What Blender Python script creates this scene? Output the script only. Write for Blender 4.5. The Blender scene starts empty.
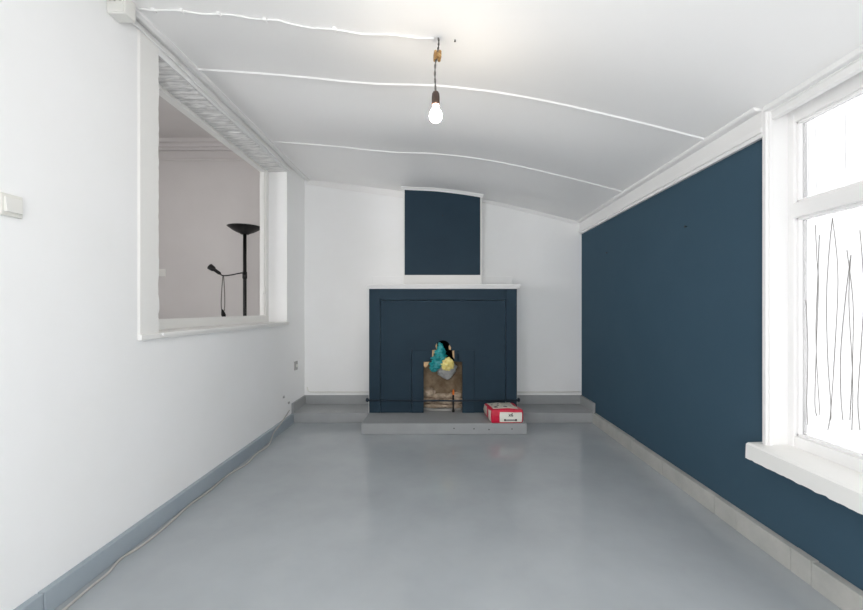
import bpy, bmesh, math, random
from mathutils import Vector, Matrix, noise

random.seed(7)
S = bpy.context.scene
COL = S.collection
F, CX, CY, H = 400.0, 440.0, 309.0, 1.25      # focal length in px, vanishing point, eye height


def P(px, py, Y):
    """pixel of the photograph at depth Y -> world point"""
    return Vector(((px - CX) * Y / F, Y, H - (py - CY) * Y / F))


def lerp_tab(tab, x):
    """smooth (Catmull-Rom) interpolation in a table"""
    if x <= tab[0][0]:
        a, b = tab[0], tab[1]
        return a[1] + (b[1] - a[1]) / (b[0] - a[0]) * (x - a[0])
    if x >= tab[-1][0]:
        a, b = tab[-2], tab[-1]
        return b[1] + (b[1] - a[1]) / (b[0] - a[0]) * (x - b[0])
    for i in range(len(tab) - 1):
        if tab[i][0] <= x <= tab[i + 1][0]:
            x0, y0 = tab[i]
            x1, y1 = tab[i + 1]
            m0 = (tab[min(i + 1, len(tab) - 1)][1] - tab[max(i - 1, 0)][1]) / (tab[min(i + 1, len(tab) - 1)][0] - tab[max(i - 1, 0)][0])
            m1 = (tab[min(i + 2, len(tab) - 1)][1] - tab[i][1]) / (tab[min(i + 2, len(tab) - 1)][0] - tab[i][0])
            h = x1 - x0
            t = (x - x0) / h
            return ((2 * t**3 - 3 * t**2 + 1) * y0 + (t**3 - 2 * t**2 + t) * h * m0
                    + (-2 * t**3 + 3 * t**2) * y1 + (t**3 - t**2) * h * m1)


CEIL = [(-1.70, 2.815), (-1.0, 2.752), (-0.45, 2.69), (0.0, 2.665), (0.5, 2.592), (1.1, 2.452), (1.75, 2.275)]


def batten_y(base, x):
    return base - (x + 1.575) * 0.034


BATTENS = (2.593, 3.706)


def ceil_z(x, y):
    z = lerp_tab(CEIL, x)
    # the boards sag a little between the battens
    ys = [-1.0, 0.25, 1.45] + [batten_y(b, x) for b in BATTENS] + [4.83]
    for a, b in zip(ys, ys[1:]):
        if a <= y <= b:
            z -= 0.028 * math.sin(math.pi * (y - a) / (b - a)) ** 2 * max(0.0, 1 - (x / 1.7) ** 2)
    t = min(1.0, max(0.0, (y - 3.9) / 0.9))
    z -= 0.024 * t * t * (3 - 2 * t) * max(0.0, 1 - (x / 1.7) ** 2)
    return z


# ------------------------------------------------------------------ materials
def srgb(r, g, b):
    def f(c):
        c /= 255.0
        return c / 12.92 if c <= 0.04045 else ((c + 0.055) / 1.055) ** 2.4
    return (f(r), f(g), f(b), 1.0)


def mat(name, rgb, rough=0.5, spec=0.5, metal=0.0, var=0.0, vscale=4.0, rgb2=None, bump=0.0, bscale=60.0, bdist=0.004,
        rvar=0.0, emit=None, estr=0.0, stretch=None, detail=4.0):
    m = bpy.data.materials.new(name)
    m.use_nodes = True
    nt = m.node_tree
    N, L = nt.nodes, nt.links
    b = N['Principled BSDF']
    c = srgb(*rgb)
    b.inputs['Base Color'].default_value = c
    b.inputs['Roughness'].default_value = rough
    b.inputs['Specular IOR Level'].default_value = spec
    b.inputs['Metallic'].default_value = metal
    tc = N.new('ShaderNodeTexCoord')
    vec = tc.outputs['Object']
    if stretch:
        mp = N.new('ShaderNodeMapping')
        mp.inputs['Scale'].default_value = stretch
        L.new(vec, mp.inputs['Vector'])
        vec = mp.outputs['Vector']
    if rgb2 is not None:
        n = N.new('ShaderNodeTexNoise')
        n.inputs['Scale'].default_value = vscale
        n.inputs['Detail'].default_value = detail
        n.inputs['Roughness'].default_value = 0.6
        L.new(vec, n.inputs['Vector'])
        r = N.new('ShaderNodeValToRGB')
        r.color_ramp.elements[0].position = 0.5 - max(var, 0.02)
        r.color_ramp.elements[1].position = 0.5 + max(var, 0.02)
        r.color_ramp.elements[0].color = c
        r.color_ramp.elements[1].color = srgb(*rgb2)
        L.new(n.outputs['Fac'], r.inputs['Fac'])
        L.new(r.outputs['Color'], b.inputs['Base Color'])
        if rvar:
            mr = N.new('ShaderNodeMapRange')
            mr.inputs['To Min'].default_value = rough - rvar
            mr.inputs['To Max'].default_value = rough + rvar
            L.new(n.outputs['Fac'], mr.inputs['Value'])
            L.new(mr.outputs['Result'], b.inputs['Roughness'])
    if bump:
        n2 = N.new('ShaderNodeTexNoise')
        n2.inputs['Scale'].default_value = bscale
        n2.inputs['Detail'].default_value = 5
        L.new(vec, n2.inputs['Vector'])
        bp = N.new('ShaderNodeBump')
        bp.inputs['Strength'].default_value = bump
        bp.inputs['Distance'].default_value = bdist
        L.new(n2.outputs['Fac'], bp.inputs['Height'])
        L.new(bp.outputs['Normal'], b.inputs['Normal'])
    if emit:
        b.inputs['Emission Color'].default_value = srgb(*emit)
        b.inputs['Emission Strength'].default_value = estr
    return m


M = {}
M['wall'] = mat('white_plaster', (243, 243, 243), 0.75, 0.2, rgb2=(240, 240, 239), var=0.2, vscale=1.6, bump=0.12, bscale=14, bdist=0.006)
M['ceil'] = mat('white_ceiling_paint', (243, 242, 241), 0.8, 0.2, rgb2=(240, 239, 238), var=0.25, vscale=1.2, bump=0.08, bscale=9, bdist=0.006)
M['trim'] = mat('white_gloss_trim', (234, 233, 232), 0.42, 0.4, bump=0.06, bscale=25)
M['trim_old'] = mat('old_white_trim', (234, 233, 230), 0.5, 0.35, bump=0.2, bscale=30)
M['rough_plaster'] = mat('rough_brushed_plaster', (204, 203, 202), 0.85, 0.2, rgb2=(238, 237, 235), var=0.1, vscale=16,
                         stretch=(0.35, 3.0, 1.0), bump=0.5, bscale=40, bdist=0.01)
M['blue'] = mat('navy_paint_lightened', (61, 83, 98), 0.7, 0.05, rgb2=(65, 87, 102), var=0.2, vscale=1.3, bump=0.06, bscale=50)  # same navy as the fireplace, lightened to stand for light on this wall
M['blue_fire'] = mat('navy_fireplace_paint', (38, 56, 69), 0.55, 0.15, rgb2=(41, 60, 73), var=0.2, vscale=3.0, bump=0.1, bscale=30)
M['strap'] = mat('dark_navy_strap', (25, 39, 52), 0.5, 0.3)
M['floor'] = mat('grey_floor_paint', (163, 168, 171), 0.11, 0.34, rgb2=(173, 178, 181), var=0.18, vscale=1.7, bump=0.05, bscale=5, bdist=0.01, rvar=0.04)
M['grey_base'] = mat('grey_baseboard_paint', (155, 166, 174), 0.45, 0.4, rgb2=(162, 172, 179), var=0.15, vscale=3, bump=0.08, bscale=20)
M['grey_step'] = mat('grey_step_paint', (155, 157, 158), 0.5, 0.2, rgb2=(161, 163, 164), var=0.15, vscale=4, bump=0.08, bscale=20)
M['tile'] = mat('pale_concrete_tile', (168, 168, 164), 0.6, 0.3, rgb2=(184, 183, 178), var=0.15, vscale=5, bump=0.2, bscale=25)
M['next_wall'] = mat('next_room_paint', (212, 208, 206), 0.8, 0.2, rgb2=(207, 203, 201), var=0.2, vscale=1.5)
M['plastic'] = mat('white_plastic', (226, 225, 220), 0.35, 0.5)
M['switch'] = mat('ivory_switch_plastic', (222, 221, 214), 0.4, 0.4)
M['grey_plastic'] = mat('grey_plastic', (165, 165, 164), 0.45, 0.4)
M['black'] = mat('black_lamp_metal', (14, 14, 15), 0.4, 0.4)
M['black_rubber'] = mat('black_rubber', (18, 18, 18), 0.6, 0.3)
M['bulb'] = mat('glowing_bulb_glass', (255, 240, 214), 0.3, 0.5, emit=(255, 240, 218), estr=115.0)
M['socket'] = mat('dark_brown_bakelite', (66, 50, 42), 0.4, 0.5)
M['brass'] = mat('aged_connector_plastic', (150, 112, 66), 0.5, 0.4, rgb2=(190, 156, 104), var=0.05, vscale=60)
M['cord'] = mat('grey_cord_cloth', (78, 76, 74), 0.7, 0.2, rgb2=(120, 116, 112), var=0.05, vscale=120)
M['cable'] = mat('light_grey_cable', (186, 183, 178), 0.45, 0.4)
M['cord_pale'] = mat('pale_lamp_cord', (105, 102, 97), 0.5, 0.3)
M['soot'] = mat('soot_black', (16, 14, 13), 0.95, 0.1)
M['fireback'] = mat('sooty_brown_fireback', (100, 82, 62), 0.85, 0.2, rgb2=(142, 124, 102), var=0.14, vscale=9, bump=0.6, bscale=22, bdist=0.01)
M['stone'] = mat('pale_broken_mortar', (150, 132, 114), 0.9, 0.2, rgb2=(196, 178, 158), var=0.12, vscale=18, bump=0.7, bscale=40, bdist=0.008)
M['ash'] = mat('ash_grey_slab', (170, 168, 164), 0.85, 0.2, bump=0.3, bscale=30)
M['torn'] = mat('torn_board_edge', (206, 172, 130), 0.8, 0.2, bump=0.3, bscale=60)
M['teal'] = mat('teal_plastic_film', (14, 128, 134), 0.3, 0.5, rgb2=(26, 152, 154), var=0.1, vscale=20)
M['yellow'] = mat('pale_yellow_plastic', (226, 206, 112), 0.4, 0.4, rgb2=(236, 222, 150), var=0.1, vscale=30)
M['grey_bag'] = mat('clear_grey_plastic', (150, 150, 148), 0.3, 0.5, rgb2=(170, 170, 168), var=0.1, vscale=20)
M['orange'] = mat('orange_tip', (232, 120, 40), 0.5, 0.4)
M['red'] = mat('red_paper_sack', (214, 12, 62), 0.38, 0.5, rgb2=(198, 8, 50), var=0.1, vscale=14, bump=0.35, bscale=16, bdist=0.012)
M['paper'] = mat('cream_printed_paper', (228, 222, 208), 0.5, 0.4, rgb2=(216, 210, 196), var=0.1, vscale=16, bump=0.3, bscale=18, bdist=0.01)
M['label'] = mat('white_paper_label', (232, 230, 220), 0.55, 0.3)
M['ink'] = mat('black_ink', (38, 36, 36), 0.6, 0.3)
M['ink_grey'] = mat('grey_ink', (120, 122, 120), 0.6, 0.3)
M['nail'] = mat('dark_nail_steel', (40, 42, 46), 0.4, 0.5, metal=0.6)


PT = 0.45                                     # how much daylight the dense etched glass lets through


def pane_material():
    m = bpy.data.materials.new('etched_window_glass')
    m.use_nodes = True
    nt = m.node_tree
    N, L = nt.nodes, nt.links
    N.clear()
    out = N.new('ShaderNodeOutputMaterial')
    tr = N.new('ShaderNodeBsdfTransparent')
    tl = N.new('ShaderNodeBsdfTranslucent')
    tc = N.new('ShaderNodeTexCoord')
    mp = N.new('ShaderNodeMapping')
    mp.inputs['Scale'].default_value = (1, 22, 0.8)
    nz = N.new('ShaderNodeTexNoise')
    nz.inputs['Scale'].default_value = 1.5
    nz.inputs['Detail'].default_value = 3
    rp = N.new('ShaderNodeValToRGB')
    rp.color_ramp.elements[0].position = 0.3
    rp.color_ramp.elements[1].position = 0.6
    rp.color_ramp.elements[0].color = (PT * 0.86, PT * 0.865, PT * 0.87, 1)
    rp.color_ramp.elements[1].color = (PT, PT, PT, 1)
    L.new(tc.outputs['Object'], mp.inputs['Vector'])
    L.new(mp.outputs['Vector'], nz.inputs['Vector'])
    L.new(nz.outputs['Fac'], rp.inputs['Fac'])
    L.new(rp.outputs['Color'], tr.inputs['Color'])
    L.new(rp.outputs['Color'], tl.inputs['Color'])
    gl = N.new('ShaderNodeBsdfGlossy')
    gl.inputs['Roughness'].default_value = 0.08
    mx = N.new('ShaderNodeMixShader')
    mx.inputs['Fac'].default_value = 0.15
    m2 = N.new('ShaderNodeMixShader')
    m2.inputs['Fac'].default_value = 0.04
    L.new(tr.outputs[0], mx.inputs[1])
    L.new(tl.outputs[0], mx.inputs[2])
    L.new(mx.outputs[0], m2.inputs[1])
    L.new(gl.outputs[0], m2.inputs[2])
    L.new(m2.outputs[0], out.inputs['Surface'])
    return m


M['pane'] = pane_material()
M['etch'] = mat('etched_line_grey', (140, 138, 135), 0.6, 0.3)


# ------------------------------------------------------------------ mesh helpers
class MB:
    def __init__(self):
        self.bm = bmesh.new()

    def box(self, x0, x1, y0, y1, z0, z1):
        vs = [self.bm.verts.new((x, y, z)) for x in (x0, x1) for y in (y0, y1) for z in (z0, z1)]
        for f in ((0, 1, 3, 2), (4, 6, 7, 5), (0, 4, 5, 1), (2, 3, 7, 6), (0, 2, 6, 4), (1, 5, 7, 3)):
            self.bm.faces.new([vs[i] for i in f])
        return vs

    def loft(self, rings, closed=True, cap=True):
        """join rings of equal length"""
        R = [[self.bm.verts.new(v) for v in r] for r in rings]
        n = len(R[0])
        for a, b in zip(R, R[1:]):
            for i in range(n if closed else n - 1):
                j = (i + 1) % n
                self.bm.faces.new((a[i], a[j], b[j], b[i]))
        if cap and closed:
            self.bm.faces.new(list(reversed(R[0])))
            self.bm.faces.new(R[-1])
        return R

    def sweep(self, path, prof):
        """prof(point) -> list of vectors for the cross-section at that point"""
        self.loft([prof(Vector(p)) for p in path])

    def tube(self, path, r, n=10):
        path = [Vector(p) for p in path]
        up = Vector((0.3, 0.2, 1)).normalized()
        rings = []
        for i, p in enumerate(path):
            t = (path[min(i + 1, len(path) - 1)] - path[max(i - 1, 0)]).normalized()
            a = t.cross(up)
            if a.length < 1e-3:
                a = t.cross(Vector((1, 0, 0)))
            a.normalize()
            b = t.cross(a).normalized()
            rr = r[i] if isinstance(r, (list, tuple)) else r
            rings.append([p + (a * math.cos(2 * math.pi * k / n) + b * math.sin(2 * math.pi * k / n)) * rr for k in range(n)])
        self.loft(rings)

    def lathe(self, prof, c, n=28, axis=None):
        """prof: list of (radius, height); about z (or the given axis) through c"""
        c = Vector(c)
        rot = Matrix.Identity(3) if axis is None else Vector((0, 0, 1)).rotation_difference(Vector(axis)).to_matrix()
        rings = []
        for r, h in prof:
            r = max(r, 1e-4)
            rings.append([c + rot @ Vector((r * math.cos(2 * math.pi * k / n), r * math.sin(2 * math.pi * k / n), h)) for k in range(n)])
        self.loft(rings)

    def blob(self, c, s, sub=4, amp=0.15, freq=3.0, seed=0.0):
        c = Vector(c)
        r = bmesh.ops.create_icosphere(self.bm, subdivisions=sub, radius=1.0)
        for v in r['verts']:
            d = v.co.copy()
            k = 1 + amp * (noise.noise(d * freq + Vector((seed, seed * 2, 0))) + 0.6 * abs(noise.noise(d * freq * 2.3 + Vector((0, seed, seed)))))
            v.co = c + Vector((d.x * s[0], d.y * s[1], d.z * s[2])) * k

    def build(self, name, m, parent=None, base=None, bevel=0.0, smooth=False, seg=2):
        off = Vector(base) if base is not None else (parent['_o'].copy() if False else Vector(ORI.get(parent.name, (0, 0, 0))) if parent else Vector((0, 0, 0)))
        bm = self.bm
        bmesh.ops.recalc_face_normals(bm, faces=bm.faces)
        for v in bm.verts:
            v.co -= off
        me = bpy.data.meshes.new(name)
        bm.to_mesh(me)
        bm.free()
        me.materials.append(M[m] if isinstance(m, str) else m)
        o = bpy.data.objects.new(name, me)
        COL.objects.link(o)
        if smooth:
            for p in me.polygons:
                p.use_smooth = True
        if parent:
            o.parent = parent
            ORI[o.name] = off
        else:
            o.location = off
            ORI[o.name] = off
        if bevel:
            b = o.modifiers.new('bevel', 'BEVEL')
            b.width = bevel
            b.segments = seg
            b.limit_method = 'ANGLE'
            b.angle_limit = math.radians(50)
        return o


ORI = {}


def empty(name, loc):
    o = bpy.data.objects.new(name, None)
    o.empty_display_size = 0.1
    COL.objects.link(o)
    o.location = loc
    ORI[o.name] = Vector(loc)
    return o


def tag(o, label=None, cat=None, group=None, kind=None):
    if label:
        o['label'] = label
    if cat:
        o['category'] = cat
    if group:
        o['group'] = group
    if kind:
        o['kind'] = kind
    return o


def struct(o, label=None, cat=None):
    return tag(o, label, cat, kind='structure')


def smooth_path(pts, n=8):
    """Catmull-Rom through points"""
    pts = [Vector(p) for p in pts]
    out = []
    for i in range(len(pts) - 1):
        p0, p1, p2, p3 = pts[max(i - 1, 0)], pts[i], pts[i + 1], pts[min(i + 2, len(pts) - 1)]
        for k in range(n):
            t = k / n
            out.append(0.5 * ((2 * p1) + (p2 - p0) * t + (2 * p0 - 5 * p1 + 4 * p2 - p3) * t * t + (3 * p1 - p0 - 3 * p2 + p3) * t**3))
    out.append(pts[-1])
    return out


def plate(name, outline, holes, y0, y1, m, parent):
    """vertical plate in the xz plane with holes, between depths y0 and y1"""
    cu = bpy.data.curves.new(name, 'CURVE')
    cu.dimensions = '2D'
    cu.fill_mode = 'BOTH'
    cu.extrude = (y1 - y0) / 2
    for loop in [outline] + holes:
        s = cu.splines.new('POLY')
        s.points.add(len(loop) - 1)
        for p, (x, z) in zip(s.points, loop):
            p.co = (x, z, 0, 1)
        s.use_cyclic_u = True
    t = bpy.data.objects.new('tmp', cu)
    COL.objects.link(t)
    dg = bpy.context.evaluated_depsgraph_get()
    me = bpy.data.meshes.new_from_object(t.evaluated_get(dg))
    bpy.data.objects.remove(t)
    mb = MB()
    mb.bm.from_mesh(me)
    bpy.data.meshes.remove(me)
    bmesh.ops.remove_doubles(mb.bm, verts=mb.bm.verts, dist=1e-5)
    for v in mb.bm.verts:
        x, z, d = v.co
        v.co = Vector((x, (y0 + y1) / 2 - d, z))
    return mb.build(name, m, parent)


# ------------------------------------------------------------------ room shell
XL, XR, YB, YR = -1.635, 1.71, 4.83, -1.6
ZS = 0.109                                    # top of plinths and hearth

b = MB(); b.box(-1.95, 2.05, YR - 0.1, YB + 0.1, -0.1, 0.0)
struct(b.build('floor', 'floor'), 'glossy grey painted concrete floor of the empty room', 'floor')

# ceiling: curved, boarded
b = MB()
xs = [-1.66 + (1.76 + 1.66) * i / 60 for i in range(61)]
yst = [YR - 0.05 + (YB + 0.1 - YR) * i / 130 for i in range(131)]
lo = [[b.bm.verts.new((x, y, ceil_z(x, y))) for x in xs] for y in yst]
hi = [[b.bm.verts.new((x, y, 3.0)) for x in (xs[0], xs[-1])] for y in (yst[0], yst[-1])]
for i in range(len(yst) - 1):
    for j in range(len(xs) - 1):
        b.bm.faces.new((lo[i][j], lo[i][j + 1], lo[i + 1][j + 1], lo[i + 1][j]))
b.bm.faces.new((hi[0][0], hi[0][1], hi[1][1], hi[1][0]))
b.bm.faces.new([hi[0][0], hi[0][1]] + list(reversed(lo[0])))
b.bm.faces.new([hi[1][1], hi[1][0]] + lo[-1])
b.bm.faces.new([hi[1][0], hi[0][0]] + [r[0] for r in lo])
b.bm.faces.new([hi[0][1], hi[1][1]] + [r[-1] for r in reversed(lo)])
o = b.build('ceiling', 'ceil', smooth=True)
struct(o, 'low curved white ceiling crossed by thin battens', 'ceiling')
for p in o.data.polygons:
    if len(p.vertices) > 4 or abs(p.normal.z) < 0.5:
        p.use_smooth = False

# left wall with the interior opening
OY0, OY1, OZ0, OZ1 = 2.319, 4.275, 1.09, 2.725
WX = -1.90
DY0, DY1 = -1.45, -0.10                      # unseen doorway added in the left wall to let daylight in
b = MB()
b.box(WX, XL, DY1, 5.0, -0.1, OZ0)
b.box(WX, XL, YR - 0.1, DY0, -0.1, OZ0)
b.box(WX, XL, YR - 0.1, 5.0, OZ1, 3.45)
b.box(WX, XL, DY1, OY0, OZ0, OZ1)
b.box(WX, XL, YR - 0.1, DY0, OZ0, OZ1)
b.box(WX, XL, DY0, DY1, 2.15, OZ1)
b.box(WX, XL, OY1, 5.0, OZ0, OZ1)
struct(b.build('wall_left', 'wall'), 'white plastered left wall with a frame-only opening into the next room', 'wall')

b = MB(); b.box(XL, 2.05, YB, YB + 0.17, -0.1, 3.0)
struct(b.build('wall_back', 'wall'), 'white end wall behind the blue fireplace', 'wall')

# right wall with the window
WY0, WY1, WZ0, WZ1 = 0.45, 2.075, 0.53, 2.275
VY0, VY1 = -1.50, -0.05                        # unseen second window added behind the camera for daylight
b = MB()
b.box(XR, 1.874, YR - 0.1, YB + 0.17, -0.1, WZ0)
b.box(XR, 1.874, YR - 0.1, YB + 0.17, WZ1, 3.0)
b.box(XR, 1.874, YR - 0.1, VY0, WZ0, WZ1)
b.box(XR, 1.874, VY1, WY0, WZ0, WZ1)
b.box(XR, 1.874, WY1, YB + 0.17, WZ0, WZ1)
struct(b.build('wall_right', 'blue'), 'dark navy blue painted right wall beside the window', 'wall')

# rear wall (behind the camera) with an unseen doorway added for daylight
RX0, RX1, RZ1 = -0.52, 0.52, 2.15
b = MB()
b.box(XL, XR, YR - 0.1, YR, RZ1, 3.0)
b.box(XL, RX0, YR - 0.1, YR, -0.1, RZ1)
b.box(RX1, XR, YR - 0.1, YR, -0.1, RZ1)
struct(b.build('wall_rear', 'wall'), 'white rear wall with a doorway added for daylight', 'wall')
d = struct(empty('added_rear_doors', (0, YR, 0)), 'white framed doorway added behind the camera to let daylight in', 'door')
b = MB()
b.box(RX0, RX0 + 0.06, YR - 0.08, YR - 0.02, 0, RZ1); b.box(RX1 - 0.06, RX1, YR - 0.08, YR - 0.02, 0, RZ1)
b.box(RX0, RX1, YR - 0.08, YR - 0.02, RZ1 - 0.06, RZ1); b.box(RX0, RX1, YR - 0.08, YR - 0.02, 0, 0.10)
b.box(-0.05, 0.05, YR - 0.08, YR - 0.02, 0, RZ1)
b.build('added_door_frame', 'trim', d)

d = struct(empty('added_side_door', (XL, (DY0 + DY1) / 2, 0)), 'white framed side doorway added behind the camera to let daylight in', 'door')  # unseen, added only to light the room from the left
b = MB()
b.box(WX + 0.02, WX + 0.08, DY0, DY0 + 0.06, 0, 2.15); b.box(WX + 0.02, WX + 0.08, DY1 - 0.06, DY1, 0, 2.15)
b.box(WX + 0.02, WX + 0.08, DY0 + 0.06, DY1 - 0.06, 2.08, 2.15); b.box(WX + 0.02, WX + 0.08, DY0 + 0.06, DY1 - 0.06, 0, 0.1)
b.build('added_door_frame', 'trim', d)

# next room seen through the opening
NZ = 0.28
NX, NY0, NY1, NH = -4.6, 0.6, 5.0, 3.34
b = MB(); b.box(NX - 0.1, WX, NY0 - 0.1, NY1 + 0.1, NZ - 0.1, NZ)
struct(b.build('floor_next_room', 'grey_step'))
b = MB(); b.box(NX - 0.1, WX, NY0 - 0.1, NY1 + 0.1, NH, NH + 0.1)
struct(b.build('ceiling_next_room', 'next_wall'))
b = MB(); b.box(NX, WX + 0.265, NY1, NY1 + 0.1, NZ - 0.1, NH)
struct(b.build('wall_next_room_back', 'next_wall'), 'dim grey wall of the next room behind the floor lamp', 'wall')
b = MB(); b.box(NX, WX, NY0 - 0.1, NY0, NZ - 0.1, NH)
struct(b.build('wall_next_room_front', 'next_wall'))
b = MB()
b.box(NX - 0.1, NX, NY0, NY1, NZ - 0.1, 1.1); b.box(NX - 0.1, NX, NY0, NY1, 2.6, NH)
b.box(NX - 0.1, NX, NY0, 1.35, 1.1, 2.6); b.box(NX - 0.1, NX, 2.9, NY1, 1.1, 2.6)  # unseen window hole added to bring daylight into the next room
struct(b.build('wall_next_room_left', 'next_wall'))
b = MB()
for z0, dd in ((NH - 0.045, 0.12), (NH - 0.09, 0.085), (NH - 0.12, 0.05)):
    b.box(NX, WX, NY1 - dd, NY1, z0, z0 + 0.05)
b.box(NX, WX, NY1 - 0.02, NY1, 3.10, 3.13)
struct(b.build('trim_next_room', 'next_wall', bevel=0.012), 'cornice and picture rail of the next room', 'cornice')

# ------------------------------------------------------------------ baseboards, plinths, hearth
b = MB()
b.box(XL, -1.603, YR, 1.618, 0, 0.10); b.box(XL, -1.603, 1.622, 4.39, 0, 0.10)
struct(b.build('baseboard_left', 'grey_base', bevel=0.004), 'grey painted baseboard along the white left wall', 'baseboard')

js = [YR, -1.1, -0.6, -0.1, 0.35, 0.8, 1.2, 1.55, 1.80, 1.91, 2.26, 2.44, 3.01, 3.5, 4.0, 4.385]
b = MB()
for a, c in zip(js, js[1:]):
    e = random.uniform(-0.002, 0.002)
    b.box(1.671 + e, XR, a + 0.0015, c - 0.0015, 0, 0.112 + random.uniform(-0.002, 0.002))
struct(b.build('baseboard_right', 'tile', bevel=0.003), 'row of pale grey concrete skirting tiles below the blue wall', 'baseboard')

b = MB()
b.box(XL, -0.79, YB - 0.022, YB, ZS, 0.212)
b.box(XL, -1.612, 4.40, YB - 0.022, ZS, 0.212)
b.box(0.85, XR, YB - 0.022, YB, ZS, 0.212)
b.box(1.686, XR, 4.40, YB - 0.022, ZS, 0.212)
struct(b.build('baseboard_back', 'grey_step', bevel=0.003), 'grey skirting above the raised plinths at the end wall', 'baseboard')

b = MB(); b.box(XL, -0.79, 4.39, YB, 0, ZS)
tag(b.build('plinth', 'grey_step', base=(-1.2, 4.6, 0), bevel=0.005), 'low grey painted plinth left of the blue fireplace', 'plinth', 'plinths beside the fireplace')
b = MB(); b.box(0.857, XR, 4.39, YB, 0, ZS)
tag(b.build('plinth', 'grey_step', base=(1.28, 4.6, 0), bevel=0.005), 'low grey painted plinth right of the blue fireplace, behind the red sack', 'plinth', 'plinths beside the fireplace')

b = MB()
b.box(-0.785, 0.866, 3.984, 4.39, 0, ZS)
b.box(-0.772, 0.85, 4.39, YB, 0, ZS - 0.002)
o = b.build('hearth', 'grey_step', base=(0, 4.2, 0), bevel=0.006)
tag(o, 'low grey painted hearth slab in front of the fireplace', 'hearth')
for px in (454, 474, 489, 512):
    b = MB()
    x = (px - 440) * 3.984 / 400
    b.lathe([(0.006, 0), (0.006, 0.002)], (x, 3.984, 0.055 + 0.006 * math.sin(px)), 10, axis=(0, -1, 0))
    b.build('screw_hole', 'ink', o)

# ------------------------------------------------------------------ chimney breast
YC = 4.62
b = MB(); b.box(-0.425, 0.482, YC, YB, 1.52, 2.95)
struct(b.build('wall_chimney', 'trim_old', bevel=0.004), 'chimney breast above the mantel with white base and edges', 'wall')
b = MB()
n = 24
xsx = [-0.408 + 0.872 * i / n for i in range(n + 1)]
b.loft([[Vector((x, YC - 0.006, 1.643)), Vector((x, YC + 0.002, 1.643)), Vector((x, YC + 0.002, ceil_z(x, YC) + 0.01)), Vector((x, YC - 0.006, ceil_z(x, YC) + 0.01))] for x in xsx])
struct(b.build('wall_chimney_panel', 'blue_fire'), 'navy blue painted front of the chimney breast', 'wall')
b = MB()
xsx = [-0.445 + 0.945 * i / n for i in range(n + 1)]
b.loft([[Vector((x, YC - 0.035, ceil_z(x, YC) - 0.014)), Vector((x, YC - 0.035, ceil_z(x, YC) + 0.02)), Vector((x, YC + 0.01, ceil_z(x, YC) + 0.02)), Vector((x, YC + 0.01, ceil_z(x, YC) - 0.034)),
          Vector((x, YC - 0.014, ceil_z(x, YC) - 0.034)), Vector((x, YC - 0.02, ceil_z(x, YC) - 0.018))] for x in xsx])
struct(b.build('trim_1', 'trim'), 'arched white moulding at the top of the chimney breast', 'moulding')

# ------------------------------------------------------------------ fireplace
fp = tag(empty('fireplace', (0.03, 4.6, ZS)), 'wide navy blue fireplace surround with white mantel and broken open firebox', 'fireplace')
YF = 4.39
k = YF / F


def fx(px): return (px - CX) * k


def fz(py): return H - (py - CY) * k


FX0, FX1, FZ1 = -0.779, 0.845, 1.474
hole = [(fx(423.5), ZS + 0.0), (fx(423.5), fz(362))]
hole += [(fx(432), fz(361.5)), (fx(432.3), fz(350.5)), (fx(435.6), fz(350)), (fx(436), fz(346))]
for i in range(9):
    a = math.pi - math.pi * i / 8
    hole.append((fx(443) + 6.9 * k * math.cos(a), fz(346) + 5.6 * k * math.sin(a)))
hole += [(fx(450), fz(350)), (fx(453.6), fz(350.8)), (fx(453.9), fz(361.5)), (fx(462.4), fz(362)), (fx(462.4), ZS + 0.0)]
# outline includes the open mouth at the bottom
sl = [(fx(457.5), fz(361)), (fx(458.6), fz(361)), (fx(458.6), fz(350)), (fx(457.5), fz(350))]
sl2 = [(fx(411.45), fz(411)), (fx(411.9), fz(411)), (fx(411.9), fz(350)), (fx(411.45), fz(350))]
sl3 = [(fx(474.5), fz(411)), (fx(474.7), fz(411)), (fx(474.7), fz(350)), (fx(474.5), fz(350))]
GX0, GX1, GZ1 = fx(380) + 0.003, fx(506) - 0.003, fz(300) - 0.004
out = [(GX0, ZS)] + hole + [(GX1, ZS), (GX1, GZ1), (GX0, GZ1)]
plate('front_panel', out, [sl, sl2, sl3], YF + 0.012, YF + 0.045, 'blue_fire', fp)
plate('mouth_board', [(fx(412), ZS)] + hole[:4] + [(fx(412), fz(350.5))], [], YF + 0.004, YF + 0.0125, 'blue_fire', fp)
plate('mouth_board', [(fx(474.4), ZS), hole[-1], hole[-2], hole[-3], hole[-4], (fx(474.4), hole[-4][1])], [sl], YF + 0.004, YF + 0.0125, 'blue_fire', fp)
b = MB()
b.box(FX0, fx(380), YF, YF + 0.02, ZS, FZ1); b.box(fx(506), FX1, YF, YF + 0.02, ZS, FZ1)
b.box(fx(380), fx(506), YF, YF + 0.02, fz(300), FZ1)
b.build('border_frame', 'blue_fire', fp, bevel=0.004)
for x0, x1 in ((FX0 - 0.008, FX0 + 0.016), (FX1 - 0.016, FX1 + 0.006)):
    b = MB(); b.box(x0, x1, YF + 0.021, YB, ZS, FZ1)
    tag(b.build('side_panel', 'trim_old', fp), 'white side panel')
b = MB()
b.box(-0.800, 0.869, 4.364, YB, 1.478, 1.498); b.box(-0.812, 0.881, 4.352, YB, 1.498, 1.519)
b.box(-0.790, 0.858, 4.376, YB, 1.470, 1.480)
tag(b.build('mantel_shelf', 'trim', fp, bevel=0.004), 'white moulded mantel shelf')
for x0, x1 in ((-0.812, -0.425), (0.482, 0.866)):
    b = MB(); b.box(x0, x1, YB - 0.03, YB, 1.519, 1.642)
    tag(b.build('upstand', 'wall', fp, bevel=0.003), 'white upstand board behind the mantel')
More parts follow.
